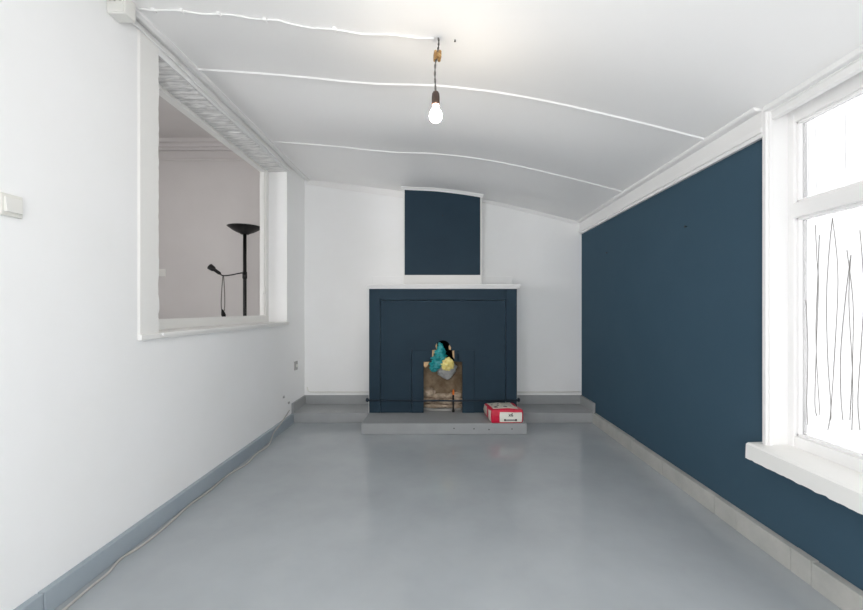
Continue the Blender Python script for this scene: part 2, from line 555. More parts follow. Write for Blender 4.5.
# strap round the body
b = MB()
sp = [(-0.795, 4.56, 0.252), (-0.797, 4.40, 0.250)]
sp += [(FX0 + (FX1 - FX0) * i / 14, YF - 0.004, 0.247 - 0.003 * math.sin(math.pi * i / 14) + 0.0015 * math.sin(i * 2.1)) for i in range(15)]
sp += [(0.860, 4.40, 0.247), (0.858, 4.56, 0.250)]
b.tube(smooth_path(sp, 4), 0.0095, 8)
st = b.build('strap', 'strap', fp, smooth=True)
tag(st, 'dark strap tied across the front')
for x in (-0.797, 0.862):
    b = MB(); b.blob((x, 4.386, 0.253), (0.017, 0.013, 0.022), 3, 0.3, 2.0, x)
    b.build('knot', 'strap', st, smooth=True)
# firebox
fb_b = MB()
fb_b.box(-0.30, 0.36, 4.53, 4.56, ZS, 0.66)
fbk = fb_b.build('fireback', 'fireback', fp)
tag(fbk, 'sooty brown fireback')
for x0, x1 in ((-0.24, -0.205), (0.262, 0.30)):
    b = MB(); b.box(x0, x1, YF + 0.046, 4.53, ZS, 0.68)
    tag(b.build('firebox_cheek', 'fireback', fp), 'brown side wall of the firebox')
b = MB()
b.box(-0.30, -0.27, 4.56, YB, ZS, 1.3); b.box(0.33, 0.36, 4.56, YB, ZS, 1.3); b.box(-0.30, 0.36, YB - 0.03, YB - 0.001, ZS, 1.3)
b.box(-0.30, 0.36, 4.45, YB, 1.27, 1.3)
tag(b.build('flue', 'soot', fp), 'black sooty flue')
b = MB()
ring = []
b.lathe([(0.0, 0.0), (0.30, 0.0), (0.30, 0.026), (0.0, 0.026)], (0.028, 4.735, ZS - 0.001), 40)
for v in b.bm.verts:
    v.co.y = 4.735 + (v.co.y - 4.735) * 0.88
    v.co.x = max(-0.205, min(0.262, v.co.x))
    v.co.y = min(v.co.y, 4.53)
tag(b.build('ash_slab', 'ash', fp), 'pale curved ash slab')
stones = [(-0.125, 4.495, 0.315, 0.072, 0.045, 0.05), (0.03, 4.51, 0.27, 0.13, 0.032, 0.03), (0.17, 4.512, 0.275, 0.085, 0.03, 0.035),
          (-0.10, 4.495, 0.225, 0.11, 0.04, 0.030), (0.08, 4.50, 0.212, 0.12, 0.04, 0.028), (0.20, 4.50, 0.222, 0.06, 0.04, 0.03),
          (-0.05, 4.49, 0.165, 0.13, 0.04, 0.024), (0.16, 4.49, 0.163, 0.10, 0.04, 0.026)]
for i, (x, y, z, sx, sy, sz) in enumerate(stones):
    b = MB(); b.blob((x, y, z), (sx, sy, sz), 4, 0.22, 2.2, i * 3.1)
    b.build('stone', 'stone', fbk, smooth=True)
# torn raw edges of the board round the hole
for pts in ([(432.2, 350.2), (435.8, 349.8), (435.4, 352.6), (433.6, 353.6), (433.2, 358), (432.0, 357)],
            [(449.6, 345), (451, 347.5), (450.6, 350), (449, 349.6), (448.8, 346.5)],
            [(452.2, 351), (454.2, 350.4), (454.3, 359), (452.9, 357)],
            [(435.4, 346), (436.6, 343.2), (437, 346), (436.4, 350)],
            [(423.8, 362), (429.4, 362), (427.6, 365.2), (425.4, 368.2), (423.8, 366)]):
    b = MB()
    b.loft([[Vector((fx(p), YF + d_, fz(q))) for p, q in pts] for d_ in (0.002, 0.03)])
    tag(b.build('torn_edge', 'torn', fp), 'pale torn board edge round the hole')


# plastic stuffed in the hole
def bag_tube(name, knots, m, depth, label, cat, seed, flat=0.6, amp=0.22):
    pts = []
    for (px, py, r) in knots:
        p = P(px, py, depth)
        pts.append((p.x, p.z, r * depth / F))
    b_ = MB()
    N_ = 28
    rings = []
    xs_ = smooth_path([(p[0], p[1], p[2]) for p in pts], 8)
    for i, v in enumerate(xs_):
        r = max(v.z, 0.001)
        ring_ = []
        for q in range(N_):
            a = 2 * math.pi * q / N_
            d_ = Vector((math.cos(a), math.sin(a) * 1.0, i * 0.16))
            kk = 1 + amp * noise.noise(Vector((d_.x * 1.9, d_.y * 1.9, i * 0.30 + seed))) + amp * 0.9 * abs(noise.noise(Vector((d_.x * 4, d_.y * 4, i * 0.55 - seed))))
            ring_.append(Vector((v.x + r * kk * math.cos(a), depth + flat * r * kk * math.sin(a), v.y)))
        rings.append(ring_)
    b_.loft(rings)
    bz = min(v.co.z for v in b_.bm.verts)
    o_ = b_.build(name, m, base=(pts[0][0], depth, bz), smooth=True)
    return tag(o_, label, cat)


bag_tube('plastic_bag', [(446.5, 361.5, 3), (447, 364, 8), (446.5, 369, 9.3), (446, 374, 7.5), (447, 378, 3.6), (447.3, 379.5, 0.8)], 'grey_bag', 4.44,
         'crumpled clear grey plastic bag sagging under the yellow one in the fireplace', 'bag', 5.0, 0.42)
bag_tube('plastic_bag', [(439.6, 342.3, 0.7), (440.2, 345.5, 2.2), (440.6, 350, 3.6), (439.8, 355, 4.9), (437.8, 360, 5.6), (436, 365, 5.0), (434.6, 369, 3.6), (434.0, 372, 1.2)], 'teal', 4.375,
         'crumpled teal plastic bag stuffed in the fireplace hole', 'bag', 1.0, 0.55, 0.8)
b = MB()
p = P(447.6, 364.2, 4.365)
b.blob(p, (0.067, 0.04, 0.067), 5, 0.30, 2.6, 9.0)
tag(b.build('plastic_bag', 'yellow', base=(p.x, p.y, p.z - 0.07), smooth=True), 'crumpled pale yellow plastic ball beside the teal bag in the fireplace', 'bag')

# dark stick with an orange tip inside the firebox
stk = tag(empty('lighter', (0.147, 4.43, ZS)), 'slim black gas lighter with orange tip standing in the firebox', 'lighter')
b = MB(); b.lathe([(0.016, 0), (0.016, 0.02), (0.010, 0.03), (0.010, 0.18), (0.008, 0.19), (0.0, 0.19)], (0.147, 4.43, ZS), 14)
b.build('body', 'black_rubber', stk, smooth=True)
b = MB(); b.lathe([(0.0, 0.188), (0.010, 0.19), (0.014, 0.215), (0.011, 0.235), (0.004, 0.25), (0.0, 0.252)], (0.147, 4.43, ZS), 14)
tag(b.build('tip', 'orange', stk, smooth=True), 'orange tip')

# ------------------------------------------------------------------ red sack on the hearth
sk = tag(empty('sack', (0.66, 4.14, ZS)), 'red paper sack with white printed label lying on the hearth', 'sack')
A = Vector((0.518, 3.992, 0)); Bv = Vector((0.828, 3.998, 0)); D = Vector((0.482, 4.315, 0)); Cc = Vector((0.787, 4.325, 0))
HH = 0.136


def sack_pt(u, v, w):
    """u across, v back, w up (0..1) -> bulged sack surface"""
    p_ = (A * (1 - u) + Bv * u) * (1 - v) + (D * (1 - u) + Cc * u) * v
    z_ = w * HH
    bul = math.sin(math.pi * u) * math.sin(math.pi * v)
    if w > 0.5:
        z_ += 0.012 * bul * (w - 0.5) * 2 - 0.018 * v * (w - 0.5)
    sw = math.sin(math.pi * w)
    cen = (A + Bv + Cc + D) / 4
    dirv = (p_ - cen)
    p_ = p_ + dirv * 0.045 * sw
    nn = noise.noise(Vector((u * 3, v * 3, w * 3)) + Vector((4, 1, 2))) * 0.006
    return Vector((p_.x + nn, p_.y + nn * 0.5, ZS + z_ + (nn if w > 0.3 else 0)))


def sack_face(fn, nu, nv):
    b_ = MB()
    g = [[b_.bm.verts.new(fn(i / nu, j / nv)) for i in range(nu + 1)] for j in range(nv + 1)]
    for j in range(nv):
        for i in range(nu):
            b_.bm.faces.new((g[j][i], g[j][i + 1], g[j + 1][i + 1], g[j + 1][i]))
    return b_


b = MB()
for fn, nu, nv in ((lambda s, t: sack_pt(s, t, 1), 14, 14), (lambda s, t: sack_pt(s, t, 0), 14, 14), (lambda s, t: sack_pt(s, 0, t), 14, 8),
                   (lambda s, t: sack_pt(s, 1, t), 14, 8), (lambda s, t: sack_pt(0, s, t), 14, 8), (lambda s, t: sack_pt(1, s, t), 14, 8)):
    g = [[b.bm.verts.new(fn(i / nu, j / nv)) for i in range(nu + 1)] for j in range(nv + 1)]
    for j in range(nv):
        for i in range(nu):
            b.bm.faces.new((g[j][i], g[j][i + 1], g[j + 1][i + 1], g[j + 1][i]))
bmesh.ops.remove_doubles(b.bm, verts=b.bm.verts, dist=0.001)
body = b.build('body', 'red', sk, bevel=0.012, smooth=True, seg=3)
tag(body, 'red paper body')
up = Vector((0, 0, 0.0045)); fw = Vector((0, -0.0045, 0)); lf = Vector((-0.0045, 0, 0))


def patch(name, fn, offv, m, parent, label, nu=10, nv=10):
    b_ = sack_face(fn, nu, nv)
    r = bmesh.ops.extrude_face_region(b_.bm, geom=list(b_.bm.faces))
    for e in r['geom']:
        if isinstance(e, bmesh.types.BMVert):
            e.co += offv
    o_ = b_.build(name, m, parent, smooth=False)
    if label:
        tag(o_, label)
    return o_


patch('printed_panel', lambda s, t: sack_pt(0.06 + 0.80 * s, 0.10 + 0.84 * t, 1), up, 'paper', sk, 'cream printed panel on top')
patch('printed_panel', lambda s, t: sack_pt(0, 0.10 + 0.25 * s, 0.10 + 0.75 * t), lf, 'paper', sk, 'cream printed panel on the side')
patch('printed_panel', lambda s, t: sack_pt(0, 0.62 + 0.34 * s, 0.22 + 0.70 * t), lf, 'paper', sk, None)
lab = patch('label', lambda s, t: sack_pt(0.25 + 0.70 * s, 0, 0.10 + 0.70 * t), fw, 'label', sk, 'white front label with black print')
# dark printing on the top panel
for u, v, s in ((0.18, 0.22, 0.020), (0.30, 0.42, 0.014), (0.50, 0.28, 0.016), (0.14, 0.55, 0.010), (0.36, 0.62, 0.010), (0.52, 0.20, 0.008)):
    p = sack_pt(u, v, 1)
    b = MB()
    b.blob(p + Vector((0, 0, 0.0035)), (s, s * 0.9, 0.004), 3, 0.35, 2.5, u * 10)
    b.build('printing', 'ink', sk)
for u0, u1, v in ((0.46, 0.80, 0.66), (0.44, 0.78, 0.46)):
    pth = [sack_pt(u0 + (u1 - u0) * i / 8, v, 1) + Vector((0, 0, 0.004)) for i in range(9)]
    b = MB(); b.tube(pth, 0.0035, 6)
    b.build('printing', 'ink_grey', sk)


def text_mesh(txt, size, loc, m, parent, name):
    cu = bpy.data.curves.new(name, 'FONT')
    cu.body = txt
    cu.size = size
    cu.extrude = 0.0008
    cu.offset = 0.0012
    cu.align_x = 'CENTER'
    cu.align_y = 'CENTER'
    t = bpy.data.objects.new('tmp', cu)
    COL.objects.link(t)
    dg = bpy.context.evaluated_depsgraph_get()
    me = bpy.data.meshes.new_from_object(t.evaluated_get(dg))
    bpy.data.objects.remove(t)
    b_ = MB(); b_.bm.from_mesh(me)
    bpy.data.meshes.remove(me)
    for v in b_.bm.verts:
        x, y, z = v.co
        v.co = Vector((loc[0] + x, loc[1] - z, loc[2] + y))
    return b_.build(name, m, parent)


lc = sack_pt(0.60, 0, 0.62) + fw + Vector((0, -0.0015, 0))
text_mesh('x6', 0.045, lc, 'ink', lab, 'lettering')
b = MB()
q = sack_pt(0.58, 0, 0.24) + fw + Vector((0, -0.001, 0))
b.box(q.x - 0.05, q.x + 0.05, q.y - 0.0012, q.y + 0.003, q.z - 0.006, q.z + 0.008)
b.build('print_bar', 'ink_grey', lab)
for dx in (-0.052, 0.058):
    b = MB(); b.lathe([(0.011, 0), (0.011, 0.0015)], (q.x + dx, q.y, q.z + 0.002), 12, axis=(0, -1, 0))
    b.build('print_mark', 'ink', lab)

# ------------------------------------------------------------------ ceiling trims
for i, by in enumerate(BATTENS + (1.48,)):
    b = MB()
    pts = []
    for j in range(49):
        x = -1.60 + 3.28 * j / 48
        y = batten_y(by, x)
        pts.append((x, y, ceil_z(x, y)))
    b.sweep(pts, lambda p: [p + Vector((0, -0.019, 0.004)), p + Vector((0, -0.007, -0.008)), p + Vector((0, 0.007, -0.008)), p + Vector((0, 0.019, 0.004))])
    struct(b.build('trim_batten', 'ceil', smooth=False), ['thin white ceiling batten just beyond the hanging bulb', 'thin white ceiling batten nearest the fireplace', 'thin white ceiling batten above the camera'][i], 'batten')
b = MB()
ys = [YR + (YB - YR) * i / 40 for i in range(41)]
b.sweep([(-1.575, y, ceil_z(-1.575, y)) for y in ys], lambda p: [p + Vector((-0.028, 0, 0.02)), p + Vector((-0.028, 0, -0.014)), p + Vector((-0.01, 0, -0.02)), p + Vector((0.012, 0, -0.014)), p + Vector((0.024, 0, 0.02))])
struct(b.build('trim_left', 'trim'), 'white moulding along the left edge of the ceiling', 'moulding')
# right crown: bead, fascia, lower bead
b = MB()
YW = 2.088


def along(x0, x1, z0, z1, dz=0.0):
    b.box(x0, x1, YW - 0.0, YB, z0, z1)


b.sweep([(1.655, y, 2.296) for y in (YW, YB)], lambda p: [p + Vector((-0.018, 0, 0.03)), p + Vector((-0.018, 0, -0.004)), p + Vector((-0.006, 0, -0.012)), p + Vector((0.06, 0, -0.012)), p + Vector((0.06, 0, 0.04))])
along(1.682, XR, 2.195, 2.30)
along(1.674, XR, 2.172, 2.200)
along(1.684, XR, 2.150, 2.174)
struct(b.build('trim_right', 'trim', bevel=0.005), 'white crown moulding above the navy blue wall', 'moulding')
# end wall cornice, left tapering and right
b = MB()
b.loft([[Vector((x, YB - 0.03, zt)), Vector((x, YB, zt)), Vector((x, YB, zb)), Vector((x, YB - 0.012, zb)), Vector((x, YB - 0.03, zt - 0.02))]
        for x, zt, zb in ((XL, 2.83, 2.757), (-0.425, 2.70, 2.585))])
xs4 = [0.482 + (1.70 - 0.482) * i / 12 for i in range(13)]
b.loft([[Vector((x, YB - 0.03, ceil_z(x, YB) + 0.02)), Vector((x, YB, ceil_z(x, YB) + 0.02)), Vector((x, YB, ceil_z(x, YB) - 0.036)), Vector((x, YB - 0.010, ceil_z(x, YB) - 0.036)), Vector((x, YB - 0.03, ceil_z(x, YB) - 0.012))] for x in xs4])
struct(b.build('trim_back', 'trim'), 'white cornice strip along the top of the end wall', 'moulding')

# ------------------------------------------------------------------ opening in the left wall
w2 = struct(empty('window_2', (XL, 3.3, OZ0)), 'unglazed white framed opening in the left wall looking into the next room', 'window')
# near casing with ragged inner edge
b = MB()
nz = 60
rings = []
for i in range(nz + 1):
    z = 1.08 + (2.775 - 1.08) * i / nz
    e = 2.312 + 0.008 * noise.noise(Vector((z * 9, 1, 3))) + 0.006 * noise.noise(Vector((z * 25, 1, 7)))
    rings.append([Vector((XL - 0.0, 2.160, z)), Vector((-1.628, 2.172, z)), Vector((-1.626, e, z)), Vector((XL - 0.03, e + 0.004, z))])
b.loft(rings)
b.build('casing', 'trim_old', w2)
b = MB()
b.box(XL, -1.612, 2.160, OY1 - 0.002, 1.080, 1.110)
b.box(-1.83, -1.606, 2.32, OY1, 1.093, 1.114)
b.build('window_sill', 'trim_old', w2, bevel=0.004)
b = MB()
b.box(-1.83, WX + 0.002, 4.212, OY1, 1.10, OZ1); b.box(-1.845, WX + 0.006, 4.200, 4.216, 1.102, OZ1 - 0.002)
b.box(-1.83, WX + 0.002, OY0, OY0 + 0.05, 1.10, OZ1)
b.box(-1.833, WX + 0.004, OY0 + 0.048, 4.214, 2.690, OZ1 - 0.001)
b.box(-1.833, WX + 0.004, OY0 + 0.048, 4.214, 1.101, 1.183)
b.build('window_frame', 'trim_old', w2, bevel=0.004)
for py in (247, 292):
    b = MB(); p = P(261, py, 4.2)
    b.lathe([(0.009, 0), (0.009, 0.05)], (p.x + 0.03, 4.205, p.z - 0.02), 10)
    b.build('hinge', 'trim_old', w2, smooth=True)
# rough lintel underside
b = MB()
ny, nx = 150, 14
g = []
for i in range(ny + 1):
    y = OY0 + (OY1 - OY0) * i / ny
    row = []
    for j in range(nx + 1):
        x = -1.83 + (XL + 1.83) * j / nx
        z = OZ1 - 0.010
        z += 0.006 * math.sin(y * 2 * math.pi / 0.062 + 1.5 * noise.noise(Vector((x * 5, y * 2, 0)))) * (0.5 + noise.noise(Vector((x * 12, y * 7, 2)))) + 0.007 * noise.noise(Vector((x * 18, y * 50, 5)))
        row.append(b.bm.verts.new((x, y, min(z, OZ1 - 0.002))))
    g.append(row)
for i in range(ny):
    for j in range(nx):
        b.bm.faces.new((g[i][j], g[i][j + 1], g[i + 1][j + 1], g[i + 1][j]))
b.build('lintel', 'rough_plaster', w2)
w2.children[-1]['label'] = 'rough streaked plaster underside of the lintel'

# ------------------------------------------------------------------ window in the right wall
w1 = struct(empty('window_1', (1.80, 1.25, WZ0)), 'large white framed window with etched frosted panes in the navy wall', 'window')
b = MB()
b.box(1.80, 1.87, 2.035, WY1, 0.545, WZ1); b.box(1.80, 1.87, WY0, WY0 + 0.05, 0.545, WZ1)
b.box(1.803, 1.868, WY0 + 0.048, 2.037, 0.5455, 0.605); b.box(1.803, 1.868, WY0 + 0.048, 2.037, 2.200, WZ1 - 0.001)
b.build('window_frame', 'trim', w1, bevel=0.004)
b = MB()
b.box(1.792, 1.87, WY0 + 0.05, 2.035, 1.712, 1.782)
b.box(1.80, 1.87, WY0 + 0.05, 2.035, 1.778, 1.790)
b.build('transom', 'trim', w1, bevel=0.004)
b = MB()
for z0, z1 in ((0.605, 1.712), (1.79, 2.20)):
    b.box(1.815, 1.845, 2.023, 2.036, z0, z1)
    b.box(1.815, 1.845, WY0 + 0.05, 2.036, z0, z0 + 0.012)
    b.box(1.815, 1.845, WY0 + 0.05, 2.036, z1 - 0.012, z1)
b.build('glazing_bead', 'trim', w1, bevel=0.002)
b = MB(); b.box(1.834, 1.838, WY0 + 0.05, 2.03, 0.605, 1.712)
pl = tag(b.build('pane', 'pane', w1), 'large lower frosted pane with wavy etched lines')
b = MB(); b.box(1.834, 1.838, WY0 + 0.05, 2.03, 1.79, 2.20)
pu = tag(b.build('pane', 'pane', w1), 'small upper pane')


def gp(px, py):                                # pixel -> point on the glass
    Y = 1.833 * F / (px - CX)
    return Vector((1.8325, Y, H - (py - CY) * Y / F))


b = MB()
lines = [[(815.5, 225), (817, 260), (818.5, 282), (817, 330), (815, 400), (817, 416)],
         [(819.5, 235), (818, 275), (816, 340), (820, 415)],
         [(832.5, 218), (829, 255), (826.5, 300), (828, 360), (831, 405), (831, 420)],
         [(832.5, 218), (837, 255), (838, 290), (835, 350), (831, 410), (828, 430)],
         [(851, 255), (846, 295), (841, 350), (841, 395), (843, 420)],
         [(851, 255), (849, 300), (852, 360), (853, 395), (852, 430)],
         [(847, 250), (853, 300), (853, 350), (852, 380), (850, 420)],
         [(860, 230), (864, 290), (861, 350), (858, 400), (860, 430)],
         [(868, 225), (866, 290), (872, 350), (869, 410)],
         [(806, 300), (808, 350), (807, 400), (808, 425)]]
for l in lines:
    b.tube(smooth_path([gp(*p) for p in l], 6), 0.0017, 6)
b.build('etched_line', 'etch', pl, smooth=True)
b = MB()
for l in [[(808, 130), (809, 160), (808, 195)], [(816, 125), (815, 160), (817, 190)], [(829, 118), (830, 140), (829, 170)], [(845, 110), (846, 140), (845, 175)]]:
    b.tube(smooth_path([gp(*p) for p in l], 6), 0.0006, 6)
b.build('etched_line', 'etch', pu, smooth=True)
w3 = struct(empty('added_rear_window', (1.80, -0.6, WZ0)), 'white framed window added in the navy wall behind the camera for daylight', 'window')  # unseen, added to brighten the left wall
b = MB()
b.box(1.80, 1.87, VY1 - 0.05, VY1, 0.53, WZ1); b.box(1.80, 1.87, VY0, VY0 + 0.05, 0.53, WZ1)
b.box(1.80, 1.87, VY0 + 0.05, VY1 - 0.05, 0.53, 0.60); b.box(1.80, 1.87, VY0 + 0.05, VY1 - 0.05, 2.20, WZ1)
b.box(1.80, 1.87, VY0 + 0.05, VY1 - 0.05, 1.712, 1.782)
b.build('window_frame', 'trim', w3, bevel=0.004)
# sill with ragged lower paint edge
b = MB()
rings = []
ns = 110
for i in range(ns + 1):
    y = 0.38 + (2.120 - 0.38) * i / ns
    zb = 0.462 + 0.005 * noise.noise(Vector((y * 30, 0, 0))) + 0.004 * noise.noise(Vector((y * 75, 3, 0)))
    rings.append([Vector((1.805, y, 0.548)), Vector((1.632, y, 0.544)), Vector((1.621, y, 0.536)), Vector((1.618, y, zb)), Vector((1.64, y, zb - 0.003)), Vector((1.805, y, zb))])
b.loft(rings)
b.build('window_sill', 'trim_old', w1)
# jamb lining, casing and head
b = MB()
b.box(XR - 0.002, 1.80, WY1 - 0.006, WY1, 0.545, WZ1)
b.box(XR - 0.002, 1.80, WY0, WY0 + 0.006, 0.545, WZ1)
b.box(XR - 0.002, 1.80, WY0, WY1, WZ1 - 0.006, WZ1)
b.build('jamb', 'trim', w1)
b = MB()
b.box(1.682, XR + 0.002, 2.066, 2.0895, 0.545, 2.305)
b.box(1.696, XR + 0.002, 2.058, 2.068, 0.545, 2.30)
b.box(1.700, XR + 0.002, WY0 - 0.05, WY0 + 0.01, 0.545, 2.31)
b.box(1.699, XR + 0.002, WY0 - 0.05, 2.066, 2.262, 2.31)
b.build('casing', 'trim', w1, bevel=0.003)
b = MB()
b.box(1.672, 1.705, WY0 - 0.05, 2.075, 2.27, 2.31)
b.box(1.705, 1.735, WY0, 2.068, 2.225, 2.275)
b.build('head_moulding', 'trim', w1, bevel=0.006)

# ------------------------------------------------------------------ hanging bulb
YL = 2.05
pd = tag(empty('pendant_light', P(434, 33.5, YL)), 'bare glowing light bulb hanging on a cord from the ceiling', 'light')
b = MB()
pts = smooth_path([P(433.6, 32.0, YL), P(436, 34.5, YL), P(438.4, 39, YL), P(438.6, 45, YL), P(437.8, 50.5, YL), P(437.3, 55.8, YL), P(435.6, 62, YL), P(434.9, 72, YL), P(435.1, 82, YL), P(435.6, 92, YL)], 8)
for ph in (0, math.pi):
    tw = []
    for i, p in enumerate(pts):
        a = i * 0.55 + ph
        tw.append(p + Vector((0.0028 * math.cos(a), 0.0028 * math.sin(a), 0)))
    b.tube(tw, 0.0026, 7)
b.build('cord', 'cord', pd, smooth=True)
c = P(437.4, 56, YL)
b = MB()
for i in range(3):
    for dx in (-0.009, 0.009):
        b.lathe([(0.0085, -0.019), (0.0085, 0.019)], c + Vector((dx * 1.2, 0, -0.011 + i * 0.011)), 12, axis=(0.15, -1, 0.1))
b.box(c.x - 0.014, c.x + 0.014, c.y - 0.012, c.y + 0.012, c.z - 0.012, c.z + 0.012)
b.build('connector_block', 'brass', pd, bevel=0.002)
sx = P(435.7, 104.9, YL)
b = MB()
b.lathe([(0.0, 0.070), (0.008, 0.070), (0.014, 0.066), (0.019, 0.056), (0.0205, 0.040), (0.0205, 0.008), (0.0195, 0.0), (0.0, 0.0)], sx, 26)
b.build('socket', 'socket', pd, smooth=True)
b = MB()
b.lathe([(r * 0.9, h * 0.88) for r, h in ((0.0, 0.002), (0.0150, 0.001), (0.0155, -0.010), (0.019, -0.022), (0.0265, -0.036), (0.0345, -0.052), (0.0365, -0.066), (0.034, -0.080), (0.026, -0.092), (0.014, -0.099), (0.0, -0.101))], sx, 28)
tag(b.build('bulb', 'bulb', pd, smooth=True), 'lit warm white bulb')

# surface cable to the bulb, with clips
cr = tag(empty('ceiling_cable', (-0.8, YL, ceil_z(-0.8, YL))), 'white painted cable clipped across the ceiling from junction box to bulb', 'cable')
b = MB()
pts = []
for i in range(40):
    x = -1.545 + 1.515 * i / 39
    y = YL - 0.03 * math.sin(i / 39 * math.pi) * (1 if i < 20 else 0.6) + 0.006 * math.sin(i * 0.9)
    pts.append((x, y, ceil_z(x, y) - 0.006))
b.tube(pts, 0.005, 8)
b.build('cable', 'ceil', cr, smooth=True)
for px in (155.6, 181.8, 221, 267, 335):
    x = (px - CX) * YL / F
    i = min(range(40), key=lambda q_: abs(pts[q_][0] - x))
    x, y, z = pts[i]
    b = MB(); b.box(x - 0.010, x + 0.010, y - 0.012, y + 0.012, z - 0.010, z + 0.012)
    b.build('clip', 'trim', cr, bevel=0.003)

# junction box with conduits
jb = tag(empty('junction_box', (XL, 2.0, 2.70)), 'white junction box high in the left ceiling corner', 'junction box')
b = MB(); b.box(XL, -1.545, 1.962, 2.034, 2.702, 2.80)
b.build('body', 'plastic', jb, bevel=0.006)
b = MB(); b.box(XL + 0.004, -1.549, 1.957, 1.963, 2.708, 2.795)
b.build('cover', 'plastic', jb, bevel=0.002)
for x in (-1.618, -1.592, -1.566):
    b = MB(); b.tube([(x, 1.958, 2.764), (x - 0.002, 1.7, 2.766), (x - 0.004, 1.2, 2.768)], 0.008, 10)
    b.build('conduit', 'plastic', jb, smooth=True)
b = MB()
pts = [(-1.612, 2.03, 2.742)]
for i in range(1, 24):
    y = 2.03 + (4.34 - 2.03) * i / 23
    pts.append((-1.621 + 0.003 * math.sin(i * 1.7), y, 2.757 + 0.008 * math.sin(i * 0.55) - (0.014 if i == 23 else 0)))
b.tube(smooth_path(pts, 4), 0.0065, 8)
tag(b.build('wall_cable', 'trim', base=(-1.62, 3.2, 2.75), smooth=True), 'white cable running along the wall top above the left opening', 'cable')

# ------------------------------------------------------------------ switch, sockets, nails
sw = tag(empty('light_switch', (XL, 1.53, 1.60)), 'square ivory light switch on the left wall by the photo edge', 'switch')
b = MB(); b.box(XL, XL + 0.012, 1.478, 1.557, 1.600, 1.684)
b.build('frame', 'switch', sw, bevel=0.003)
b = MB()
vs = b.box(XL + 0.010, XL + 0.017, 1.490, 1.550, 1.615, 1.670)
for v in b.bm.verts:
    if v.co.x > XL + 0.012 and v.co.z < 1.65:
        v.co.x += 0.004
b.build('rocker', 'plastic', sw, bevel=0.002)


def outlet(name, loc, nrm, w_, h_, m, label):
    o_ = tag(empty(name, loc), label, 'socket')
    l = Vector(loc)
    b_ = MB()
    if abs(nrm[0]) > 0.5:
        b_.box(l.x, l.x + 0.011, l.y - w_ / 2, l.y + w_ / 2, l.z - h_ / 2, l.z + h_ / 2)
    else:
        b_.box(l.x - w_ / 2, l.x + w_ / 2, l.y - 0.011, l.y, l.z - h_ / 2, l.z + h_ / 2)
    b_.build('plate', m, o_, bevel=0.003)
    b_ = MB()
    b_.lathe([(0.018, 0.0), (0.018, 0.014), (0.015, 0.014), (0.013, 0.006), (0, 0.006)], l + Vector(nrm) * 0.006, 20, axis=nrm)
    b_.build('receptacle', 'plastic', o_, smooth=False)
    return o_


outlet('wall_socket', (XL, 4.525, 0.61), (1, 0, 0), 0.085, 0.10, 'grey_plastic', 'small grey wall socket low on the left wall near the corner')
p = P(161.5, 272.6, NY1)
outlet('wall_socket', (p.x, NY1, p.z), (0, -1, 0), 0.11, 0.09, 'plastic', 'white wall plate in the next room seen through the opening')

for (loc, ax, lb) in (((XR, 400 * XR / 246.8, 1.822), (-1, 0, 0), 'dark nail in the navy wall nearer the window'),
                      ((XR, 400 * XR / 167.5, 1.824), (-1, 0, 0), 'dark nail in the navy wall nearer the fireplace'),
                      ((0.03, YC - 0.006, 2.325), (0, -1, 0), 'dark nail in the navy chimney breast')):
    b = MB(); b.lathe([(0.003, -0.02), (0.003, 0.012), (0.008, 0.012), (0.008, 0.015), (0, 0.015)], loc, 12, axis=ax)
    tag(b.build('nail', 'nail', base=loc), lb, 'nail')
pz = P(455, 32, 2.05)
b = MB(); b.lathe([(0.003, 0), (0.003, 0.010), (0.005, 0.010), (0, 0.012)], (pz.x, 2.05, ceil_z(pz.x, 2.05) + 0.001), 10, axis=(0, 0, -1))
tag(b.build('nail', 'nail', base=(pz.x, 2.05, ceil_z(pz.x, 2.05))), 'tiny nail in the ceiling beside the hanging cord', 'nail')

for (px, py, lb) in ((283.2, 397, 'grey cable clip on the left wall above the cable end'), (288.4, 402.6, 'small grey cable clip low on the left wall beside the plinth')):
    Y = F * -XL / (CX - px); z = H - (py - CY) * Y / F
    b = MB(); b.box(XL - 0.006, XL + 0.012, Y - 0.016, Y + 0.016, z - 0.012, z + 0.010)
    tag(b.build('cable_clip', 'grey_plastic', base=(XL, Y, z), bevel=0.003), lb, 'clip')

# pipe above the back skirting
b = MB()
b.tube(smooth_path([(-1.60, YB - 0.010, 0.31), (-1.592, YB - 0.010, 0.275), (-1.57, YB - 0.010, 0.256), (-1.50, YB - 0.010, 0.253), (-1.1, YB - 0.010, 0.251), (-0.79, YB - 0.010, 0.251)], 6), 0.0075, 8)
tag(b.build('pipe', 'plastic', base=(-1.2, YB, 0.25), smooth=True), 'thin white pipe on the end wall left of the fireplace', 'pipe', 'thin pipes on the end wall')
b = MB()
b.tube([(0.853, YB - 0.010, 0.251), (1.3, YB - 0.010, 0.250), (1.705, YB - 0.010, 0.253)], 0.0075, 8)
tag(b.build('pipe', 'plastic', base=(1.28, YB, 0.25), smooth=True), 'thin white pipe on the end wall right of the fireplace', 'pipe', 'thin pipes on the end wall')

